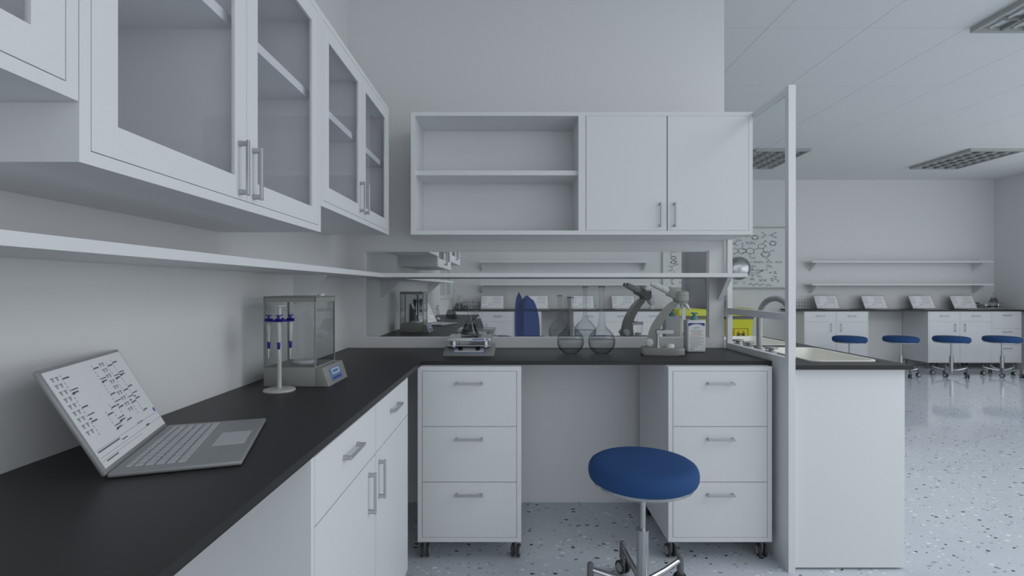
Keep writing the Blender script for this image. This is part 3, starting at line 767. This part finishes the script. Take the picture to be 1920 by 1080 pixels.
# ------------------------------------------------------------------ stools
def make_stool(x, z, label, grp, base=28, rz=0.0, hgt=186):
    t = thing('stool', label, 'stool', W(x, z, -H), rz, grp)
    R = 71; top = hgt
    prof = [(R-6, top-26), (R-2, top-23.5), (R-0.3, top-19), (R, top-14), (R-0.8, top-9), (R-3, top-5), (R-7, top-2.4), (R-13, top-1.0), (R-24, top-0.2), (4, top+0.6)]
    b = MB(); b.lathe(prof, seg=40); b.build('seat', 'blue_fabric', t)
    b = MB(); b.lathe([(R-14, top-31), (R-6, top-29.5), (R-5, top-25.5), (R-8, top-25)], seg=40); b.build('seat_ring', 'chrome', t)
    b = MB(); b.cyl((0, 0, top-34), (0, 0, top-30.5), 14, seg=24); b.cyl((0, 0, 88), (0, 0, top-31), 4.0, seg=18); b.build('piston', 'chrome', t)
    b = MB(); b.cyl((0, 0, 22), (0, 0, 92), 8.2, seg=24); b.cyl((0, 0, 92), (0, 0, 95), 8.6, seg=24); b.cyl((0, 0, 18), (0, 0, 30), 11, seg=24); b.build('column', 'chrome', t)
    for k in range(5):
        a = math.radians(base+72*k); c_, s_ = math.cos(a), math.sin(a)
        b = MB(); b.tube([(9*c_, 9*s_, 25), (40*c_, 40*s_, 30), (67*c_, 67*s_, 37)], [4.2, 3.8, 3.2], 10); lg = b.build('leg', 'chrome', t)
        b = caster_mesh(9.5); b.cyl((0, 0, 22), (0, 0, 44), 4.8, 4.4, 16); b.cyl((0, 0, 44), (0, 0, 46), 4.4, 2.5, 16)
        o = caster_build(b, 'caster', lg); o.location = (68*c_*U, 68*s_*U, 0); o.rotation_euler = (0, 0, a+0.9+k)
    return t
s0 = make_stool(172, 674, 'blue round stool in front of the knee space, nearest the camera', 'blue round stools')
for k, (pxc, lab) in enumerate(((1594, 'leftmost of the four by the far bench'), (1690, 'second from left of the four by the far bench'), (1785, 'third from left of the four by the far bench'), (1880, 'rightmost of the four by the far bench'))):
    zz = 2400
    copy_thing(s0, 'small blue round stool, ' + lab, 'blue round stools', loc=W((pxc-960)*zz/960-3, zz, -H), rz=math.radians((0, 20, 40, 55)[k]))
copy_thing(s0, 'blue stool seat just visible right of the shaker through the opening', 'blue round stools', loc=W(-62, 2400, -H), rz=0.3)
copy_thing(s0, 'blue stool seat seen through the shorter necked front flask', 'blue round stools', loc=W(290, 2390, -H), rz=0.7)
copy_thing(s0, 'blue stool seat seen through the taller necked front flask', 'blue round stools', loc=W(437, 2410, -H), rz=0.2)
copy_thing(s0, 'blue stool seat behind the translucent blue chair', 'blue round stools', loc=W(97, 2400, -H), rz=0.7)

# translucent blue shell chair beyond the opening
t = thing('shell_chair', 'translucent blue two-lobed shell chair seen through the glazed opening', 'chair', W(52, 1500, -H), 0)
def lobe(cx, hw, zt, y0, bend, skew, name):
    b = MB(); n = 14; m_ = 8; rings = []
    for side in (0, 1):
        pass
    grid = {}
    for s_ in (0, 1):
        for i in range(n+1):
            v = i/n
            z = 170 + (zt-170)*v
            wv = hw*(0.70+0.34*math.sin(PI*min(1, v*1.15)*0.62))*math.sqrt(max(0.0, 1-max(0, (v-0.45)/0.55)**3.0)) + 0.15
            for j in range(m_+1):
                u_ = -1+2*j/m_
                grid[(s_, i, j)] = b.bm.verts.new((cx+skew*v+u_*wv, y0+bend*(u_*u_)+(1.2 if s_ else 0)-8*v*v, z))
    for i in range(n):
        for j in range(m_):
            b.bm.faces.new((grid[(0, i, j)], grid[(0, i, j+1)], grid[(0, i+1, j+1)], grid[(0, i+1, j)]))
    for i in range(n+1):
        for j in range(m_+1): b.bm.verts.remove(grid[(1, i, j)])
    o = b.build(name, 'blue_translucent', t)
    md = o.modifiers.new('shell', 'SOLIDIFY'); md.thickness = 1.0*U
    return o
lobe(1, 32.5, 391, 0, -12, -10, 'back_shell'); lobe(-30, 13, 401, -6, -6, -2, 'side_shell')
b = MB(); b.lathe([(30, 164), (33, 168), (32, 174), (4, 176)], seg=32); b.build('seat', 'blue_plastic', t)
b = MB(); b.cyl((0, 0, 4), (0, 0, 166), 5, seg=16); b.lathe([(46, 0), (46, 2), (12, 6), (5, 9)], seg=32); b.build('pedestal', 'chrome', t)

# ------------------------------------------------------------------ far bench line
ZB = 2600
def px2x(px_, z): return (px_-960)*z/960.0
for (x0, x1, lab) in ((XL, px2x(1261, ZB), 'long black bench top along the far wall, left of the whiteboard'), (px2x(1497, ZB), XR, 'long black bench top along the far wall, right of the post')):
    b = MB(); b.box(x0, x1, ZB, ZF, H-118.5, H-112, 0.5, 1); tag(b.build('bench_top', 'black_epoxy', None, False), lab, 'worktop', 'far bench tops')
cw = 163
proto_d = base_cabinet(W(px2x(1508, ZB+4), ZB+4, -H), 0, 'white base cabinet under the far bench, first one right of the tall post', 'base cabinets under the far bench', w_=cw, hs=1, fr=(5, 2))
x_r = px2x(1508, ZB+4)
proto_e = base_cabinet(W(x_r+cw, ZB+4, -H), 0, 'white base cabinet under the far bench, behind the leftmost small stool', 'base cabinets under the far bench', w_=cw, hs=-1, fr=(2, 5))
x3 = px2x(1740, ZB+4)
copy_thing(proto_d, 'white base cabinet under the far bench, right of the knee space', loc=W(x3, ZB+4, -H))
copy_thing(proto_e, 'white base cabinet under the far bench, beside the three-drawer cabinet', loc=W(x3+cw, ZB+4, -H))
base_cabinet(W(x3+2*cw, ZB+4, -H), 0, 'white three-drawer cabinet at the right end of the far bench', 'base cabinets under the far bench', w_=150, kind='drawers', fr=(5, 2))
xs = [px2x(p, ZB+4) for p in (844, 904, 963)]
copy_thing(proto_d, 'base cabinet beyond the opening, behind the conical flasks', loc=W(xs[0], ZB+4, -H))
copy_thing(proto_e, 'base cabinet beyond the opening, left of the translucent blue chair', loc=W(xs[1], ZB+4, -H))
c_ = copy_thing(proto_d, 'base cabinet beyond the opening, behind the translucent blue chair', loc=W(xs[2], ZB+4, -H)); c_.scale = (0.87, 1, 1)
xs = [px2x(p, ZB+4) for p in (1075, 1135, 1195)]
copy_thing(proto_e, 'base cabinet beyond the opening, behind the tall necked flasks', loc=W(xs[0], ZB+4, -H))
copy_thing(proto_d, 'base cabinet beyond the opening, behind the rear microscope', loc=W(xs[1], ZB+4, -H))
copy_thing(proto_e, 'base cabinet beyond the opening, at the right end of its bench', loc=W(xs[2], ZB+4, -H))

# far wall shelves
def far_shelf(pxa, pxb, h, label, b1, b2):
    z = ZF; x0 = px2x(pxa, 2700); x1 = min(px2x(pxb, 2700), XR)
    t = thing('wall_shelf', label, 'shelf', W(x0, z, h), 0, 'white shelves on the far wall')
    b = MB(); b.box(0, x1-x0, -80, 0, 0, 8); b.build('board', 'white_laminate', t, False)
    for bb in (b1, b2):
        xx = px2x(bb, 2740)-x0
        b = MB(); b.prism([(-p[0]*1.5, p[1]*1.05) for p in bracket_poly()], 'x', xx, xx+8); b.build('bracket', 'white_laminate', t, False)
far_shelf(1523, 1863, 134, 'upper of the two white shelves on the far wall at right', 1525, 1834)
far_shelf(1523, 1863, 14, 'lower of the two white shelves on the far wall at right', 1525, 1834)
far_shelf(900, 1216, 134, 'upper of the two far wall shelves seen through the glazed opening', 902, 1208)
far_shelf(900, 1216, 14, 'lower of the two far wall shelves seen through the glazed opening', 902, 1208)

# laptops along the far bench
for k, (pc, lab) in enumerate(((1554, 'leftmost of the four open laptops on the far bench at right'), (1644, 'second from left of the four open laptops at right'), (1734, 'third from left of the four open laptops at right'), (1812, 'rightmost of the four open laptops at right'),
                              (923, 'open laptop beyond the opening, above the rear conical flasks'), (1007, 'open laptop partly behind the translucent blue chair'), (1093, 'open laptop behind the two tall flask necks'), (1170, 'open laptop left of the rear microscope head'))):
    copy_thing(lap, lab, 'laptops', loc=W(px2x(pc, 2702), 2702, -112), rz=0, scale=1.1)
# shaker with flask, tube racks, extra flasks
c_ = copy_thing(sh, 'orbital shaker at the right end of the far bench', 'orbital shakers on the far bench', loc=W(px2x(1863, 2672), 2660, -112), scale=1.2)
copy_thing(cf, 'conical flask on the shaker at the right end of the far bench', loc=W(px2x(1863, 2712), 2712, -112+35.6), scale=1.2)
copy_thing(cf, 'largest conical flask on the rear left worktop, behind the opening', loc=W(px2x(846, 1950), 1950, -112), scale=1.45)
copy_thing(cf, 'smaller conical flask in front of the largest one on the rear left worktop', loc=W(px2x(851, 1880), 1880, -112), scale=0.75)
copy_thing(cf, 'conical flask at the left end of the far bench, beside the tube rack', loc=W(px2x(860, 2660), 2660, -112), scale=1.6)
copy_thing(cf, 'small conical flask in front of the tube rack on the far bench', loc=W(px2x(873, 2625), 2625, -112), scale=1.0)
def tube_rack(x, z, label, tl):
    t = thing('test_tube_rack', label, 'tube rack', W(x, z, -112), 0, 'wire test tube racks')
    b = MB(); wd = 92
    for zz in (1, 18, 36):
        for y in (0, 22): b.tube([(0, y, zz), (wd, y, zz)], 0.9, 6)
        for k in range(7): b.tube([(wd*k/6, 0, zz), (wd*k/6, 22, zz)], 0.6, 6)
    for xx in (0, wd):
        for y in (0, 22): b.tube([(xx, y, 0), (xx, y, 38)], 1.0, 6)
    b.build('wire_frame', 'instrument_dark', t)
    first = None
    for k in range(6):
        nm = ('first', 'second', 'third', 'fourth', 'fifth', 'sixth')[k]
        lb = 'thin glass test tube, %s from left in %s' % (nm, tl)
        loc = W(x+wd*(k+0.5)/6, z+11, -110)
        if first is None:
            b = MB(); b.lathe([(1, 0), (3, 1.5), (4, 5), (4, 50), (4.8, 51)], seg=12, cap=False)
            first = b.build('test_tube', 'thin_vessel'); first.location = loc; tag(first, lb, 'test tube', 'test tubes in ' + tl)
        else:
            c = first.copy(); C.objects.link(c); c.location = loc; c['label'] = lb
tube_rack(px2x(1489, 2690)+3, 2680, 'wire test tube rack on the far bench beside the tall post', 'the rack beside the tall post')
tube_rack(px2x(866, 2690), 2712, 'wire test tube rack on the far bench beyond the opening', 'the rack beyond the opening')
def dispenser(x, z, s, label):
    t = thing('glass_dispenser', label, 'dispenser', W(x, z, -112), 0, 'pale glass dispensers'); t.scale = (s, s, s)
    b = MB(); b.lathe([(15, 0), (16, 2), (16, 10), (10, 14), (9, 20)], seg=20); b.build('foot', 'instrument_light', t)
    b = MB(); b.lathe([(9, 20), (12, 24), (12, 68), (9, 74)], seg=20); b.build('cylinder', 'thin_vessel', t)
    b = MB(); b.cyl((0, 0, 72), (0, 0, 84), 14, 14, 20); b.cyl((0, 0, 84), (0, 0, 104), 5, 6, 14); b.cyl((0, 0, 36), (22, 0, 36), 2.5, seg=8); b.cyl((-12, 0, 98), (12, 0, 98), 2, seg=8); b.build('head', 'instrument_light', t)
dispenser(px2x(1222, 2700), 2700, 1.05, 'pale glass dispenser on the far bench beside the rear microscope')
dispenser(px2x(821, 1800), 1800, 0.5, 'small pale glass dispenser behind the rear laptop')

# whiteboard with formulas
bx0, bx1 = px2x(1242, 2772), px2x(1486, 2772); bh0, bh1 = 0, 326
t = thing('whiteboard', 'whiteboard covered in hand drawn chemical formulas on the far wall', 'whiteboard', W(bx0, 2776.5, bh0))
wd, ht = bx1-bx0, bh1-bh0
b = MB(); b.box(0, wd, -5, 0, 0, ht); b.build('board', 'board_white', t, False)
b = MB(); b.frame(-8, -0.5, -3, wd+3, -3, ht+3, 6); b.box(0, wd, -16, -8, -4, 0); b.build('frame', 'lamp_frame', t, False)
def BP(px_, py): return ((px_-960)*2770/960 - bx0, (540-py)*2770/960 - bh0)     # measured mark -> board coordinates
ink = MB()
def line(p, q, wdt=1.5):
    a = Vector(BP(*p)); c = Vector(BP(*q)); d = (c-a)
    if d.length < 0.01: return
    n = Vector((-d.y, d.x)).normalized()*wdt*0.75
    f = [a+n, a-n, c-n, c+n]
    ink.prism([(v.x, v.y) for v in f], 'y', -5.8, -5.0)
def hexa(cx, cy, r, ry=None, rot=0, dbl=True):
    ry = ry or r
    P = [(cx+r*math.cos(rot+PI*k/3), cy+ry*math.sin(rot+PI*k/3)) for k in range(6)]
    for k in range(6): line(P[k], P[(k+1) % 6])
    if dbl:
        Q = [(cx+(x-cx)*0.74, cy+(y-cy)*0.74) for x, y in P]
        for k in (0, 2, 4): line(Q[k], Q[(k+1) % 6], 1.2)
S = 1/6.75
def z6(x, y): return (1340+x*S, 400+y*S)
hexa(*z6(512, 306), 45*S, 30*S); hexa(*z6(738, 380), 45*S, 32*S); hexa(*z6(345, 476), 56*S, 38*S, PI/6); hexa(*z6(450, 476), 56*S, 38*S, PI/6, False); hexa(*z6(645, 520), 58*S, 38*S)
P5 = [z6(*p) for p in ((553, 440), (553, 400), (605, 385), (650, 415), (612, 447))]
for k in range(5): line(P5[k], P5[(k+1) % 5])
for a, c in (((505, 462), (553, 440)), ((612, 447), (625, 485)), ((615, 380), (640, 350)), ((690, 490), (730, 472)), ((655, 560), (665, 580)), ((290, 455), (255, 442)), ((290, 495), (245, 515)), ((355, 432), (355, 395)),
             ((445, 510), (450, 560)), ((605, 245), (650, 275)), ((605, 305), (650, 275)), ((775, 245), (705, 275)), ((775, 305), (705, 275)), ((675, 275), (690, 275)),
             ((380, 300), (465, 282)), ((185, 430), (260, 370)), ((270, 400), (240, 375)), ((260, 370), (290, 345)), ((405, 718), (620, 718)), ((405, 778), (510, 778)), ((478, 680), (478, 720)), ((478, 778), (478, 815)), ((510, 750), (620, 722)), ((520, 778), (620, 722)),
             ((430, 900), (460, 885)), ((460, 885), (490, 915)), ((490, 915), (535, 885)), ((535, 885), (575, 915)), ((575, 915), (620, 885)), ((735, 795), (785, 800)), ((785, 800), (760, 830)), ((760, 830), (812, 850)), ((812, 850), (795, 878)), ((745, 740), (785, 740)), ((750, 760), (790, 765)), ((700, 830), (735, 820)), ((735, 820), (725, 860)),
             ((455, 617), (470, 617)), ((735, 560), (735, 560)), ((700, 752), (720, 750)), ((720, 850), (750, 848)),
             ((185, 300), (190, 300))):
    line(z6(*a), z6(*c))
# the strip seen through the glazed opening
T = 1/9.0
def z1(x, y): return (1220+x*T, 460+y*T)
hexa(*z1(388, 212), 48*T, 32*T); hexa(*z1(385, 285), 45*T, 30*T, PI/6)
for a, c in (((345, 105), (335, 150)), ((335, 150), (352, 185)), ((345, 110), (405, 118)), ((320, 280), (345, 285)), ((425, 265), (445, 280)), ((430, 325), (370, 358)), ((370, 358), (330, 350)), ((345, 370), (370, 395)), ((370, 395), (355, 430)), ((385, 440), (405, 455)),
             ((335, 580), (390, 580)), ((330, 600), (370, 612)), ((345, 640), (390, 650)), ((370, 612), (350, 630)), ((505, 345), (510, 352)), ((350, 655), (388, 655))):
    line(z1(*a), z1(*c))
ink.build('drawn_formulas', 'board_ink', t, False)
def btext(s, p, size, nm='formula_text'):
    q = BP(*p); xf = Matrix.Translation((q[0]*U, -5.6*U, q[1]*U)) @ Matrix.Rotation(PI/2, 4, 'X')
    text_mesh(nm, s, size, 'board_ink', t, xf)
for s, p, sz in (('K\u2082SO\u2084', (463, 374), 18), ('CH\u2084', (690, 668), 18), ('Cl', (655, 714), 14), ('- 2Na\u2083PO\u2084 - 3CO\u2082 - 3H\u2082O', (660, 617), 14.5), ('NH\u2083', (498, 668), 13), ('NH\u2083', (570, 797), 14), ('NH\u2083', (478, 835), 14), ('Cu', (475, 750), 12),
                 ("50\u00b045'", (612, 850), 17), ('C\u2086H\u2081\u2084', (678, 905), 14), ('CuCl', (255, 880), 16), ('4', (372, 880), 15), ('CH\u2083', (312, 338), 13), ('R\u2083', (280, 402), 10), ('R\u2081', (355, 383), 11), ('R\u2082', (225, 437), 12), ('R\u2085', (195, 482), 12), ('R\u2084', (652, 348), 12), ('R\u2086', (748, 472), 12),
                 ('R\u2087', (685, 587), 12), ('C2O', (488, 567), 13), ('H', (600, 243), 11), ('H', (600, 307), 11), ('H', (775, 243), 11), ('H', (775, 307), 11), ('N', (650, 418), 9), ('N', (590, 516), 9), ('O', (502, 505), 9), ('O', (240, 515), 9), ('n=', (705, 752), 13), ('3', (765, 752), 15), ('1', (188, 555), 12), ('x', (188, 384), 11)):
    btext(s, z6(*p), sz)
for s, p, sz in (('CH', (445, 322), 13), ('H', (310, 358), 12), ('H', (315, 430), 12), ('N', (345, 425), 10), ('R', (425, 118), 12), ('H\u2082', (505, 632), 14), ('N', (440, 282), 9), ('x', (318, 282), 9)):
    btext(s, z1(*p), sz)

# convex mirror on the board wall
t = thing('convex_mirror', 'round convex mirror in front of the whiteboard, just right of the wall end', 'mirror', W(px2x(1387, 2755), 2760, 106), 0)
xf = Matrix.Rotation(PI/2, 4, 'X'); R = 59
b = MB(); b.lathe([(R*math.cos(a), 2+22*math.sin(a)) for a in [k*PI/2/10*0.97 for k in range(11)]], seg=48); b.build('dome', 'mirror_dome', t, True, xf)
b = MB(); b.lathe([(R+1, -2), (R+2, 1), (R+1, 4), (R-4, 4)], seg=48); b.build('rim', 'instrument_dark', t, True, xf)
b = MB(); b.cyl((0, 0, 0), (0, 8.5, 0), 8, seg=16); b.build('mount', 'metal', t)

# yellow waste bins
def waste_bin(x, z, label):
    t = thing('waste_bin', label, 'waste bin', W(x, z, -H), 0, 'yellow clinical waste bins')
    def rr(hx, hy, zz, r=12):
        pts = []
        for q, (sx, sy) in enumerate(((1, 1), (-1, 1), (-1, -1), (1, -1))):
            for k in range(5):
                an = q*PI/2+k*PI/2/4; pts.append((sx*(hx-r)+r*math.cos(an), sy*(hy-r)+r*math.sin(an), zz))
        return pts
    b = MB(); b.rings([rr(56, 50, 0), rr(66, 60, 200), rr(70, 64, 257), rr(71, 65, 260)]); b.build('body', 'yellow', t)
    b = MB(); b.rings([rr(71.5, 65.5, 252), rr(72, 66, 270)]); b.build('lid_shade_band', 'instrument_dark', t)  # dark band standing in for the shade under the lid
    b = MB(); b.rings([rr(76, 72, 269), rr(78, 74, 275), rr(78, 74, 292), rr(74, 70, 303), rr(56, 52, 308)]); b.build('lid', 'yellow', t)
    b = MB(); b.box(-37, 37, -64.5, -62, 122, 206); lb = b.build('hazard_label', 'yellow_label', t, False, Matrix.Rotation(-0.03, 4, 'X'))
    lb.location = (0, -5*U, 2*U)
    s = MB(); f = MB()
    fy0, fy1 = -70.6, -69.2
    cz = 161
    for e in ((-36.5, 36.5, 203.5, 205.5), (-36.5, 36.5, 124, 126), (-36.5, -34.5, 124, 205.5), (34.5, 36.5, 124, 205.5)): f.box(e[0], e[1], fy0, fy1, e[2], e[3])
    f.build('label_border', 'ink', t, False)
    def arc(cx, cy, ro, ri, a0, a1, off=0.0):
        n = 22; poly = []
        for k in range(n+1):
            a = a0+(a1-a0)*k/n; poly.append((cx+ro*math.cos(a), cy+ro*math.sin(a)))
        for k in range(n, -1, -1):
            a = a0+(a1-a0)*k/n; poly.append((cx+off*math.cos((a0+a1)/2)+ri*math.cos(a), cy+off*math.sin((a0+a1)/2)+ri*math.sin(a)))
        s.prism(poly, 'y', fy0, fy1)
    for k in range(3):
        d = PI/2+2*PI*k/3
        cx, cy = 17*math.cos(d), cz+17*math.sin(d)
        # crescent open outwards
        n = 26; out = []; inn = []
        for j in range(n+1):
            a = d+0.42+(2*PI-0.84)*j/n
            q = abs(j/n-0.5)*2
            th = 7.5*(1-q**2.2)+0.3
            out.append((cx+18*math.cos(a), cy+18*math.sin(a))); inn.append((cx+(18-th)*math.cos(a), cy+(18-th)*math.sin(a)))
        s.prism(out+inn[::-1], 'y', fy0, fy1)
        arc(0, cz, 19.5, 15.5, d-0.62+PI/3*0, d+0.62)
    s.build('biohazard_symbol', 'ink', t, False)
    return t
wb = waste_bin(px2x(1380, 2680), 2690, 'yellow clinical waste bin with biohazard symbol, right of the wall end')
copy_thing(wb, 'yellow clinical waste bin seen through the opening, behind the pump bottles', loc=W(px2x(1293, 2680), 2690, -H))
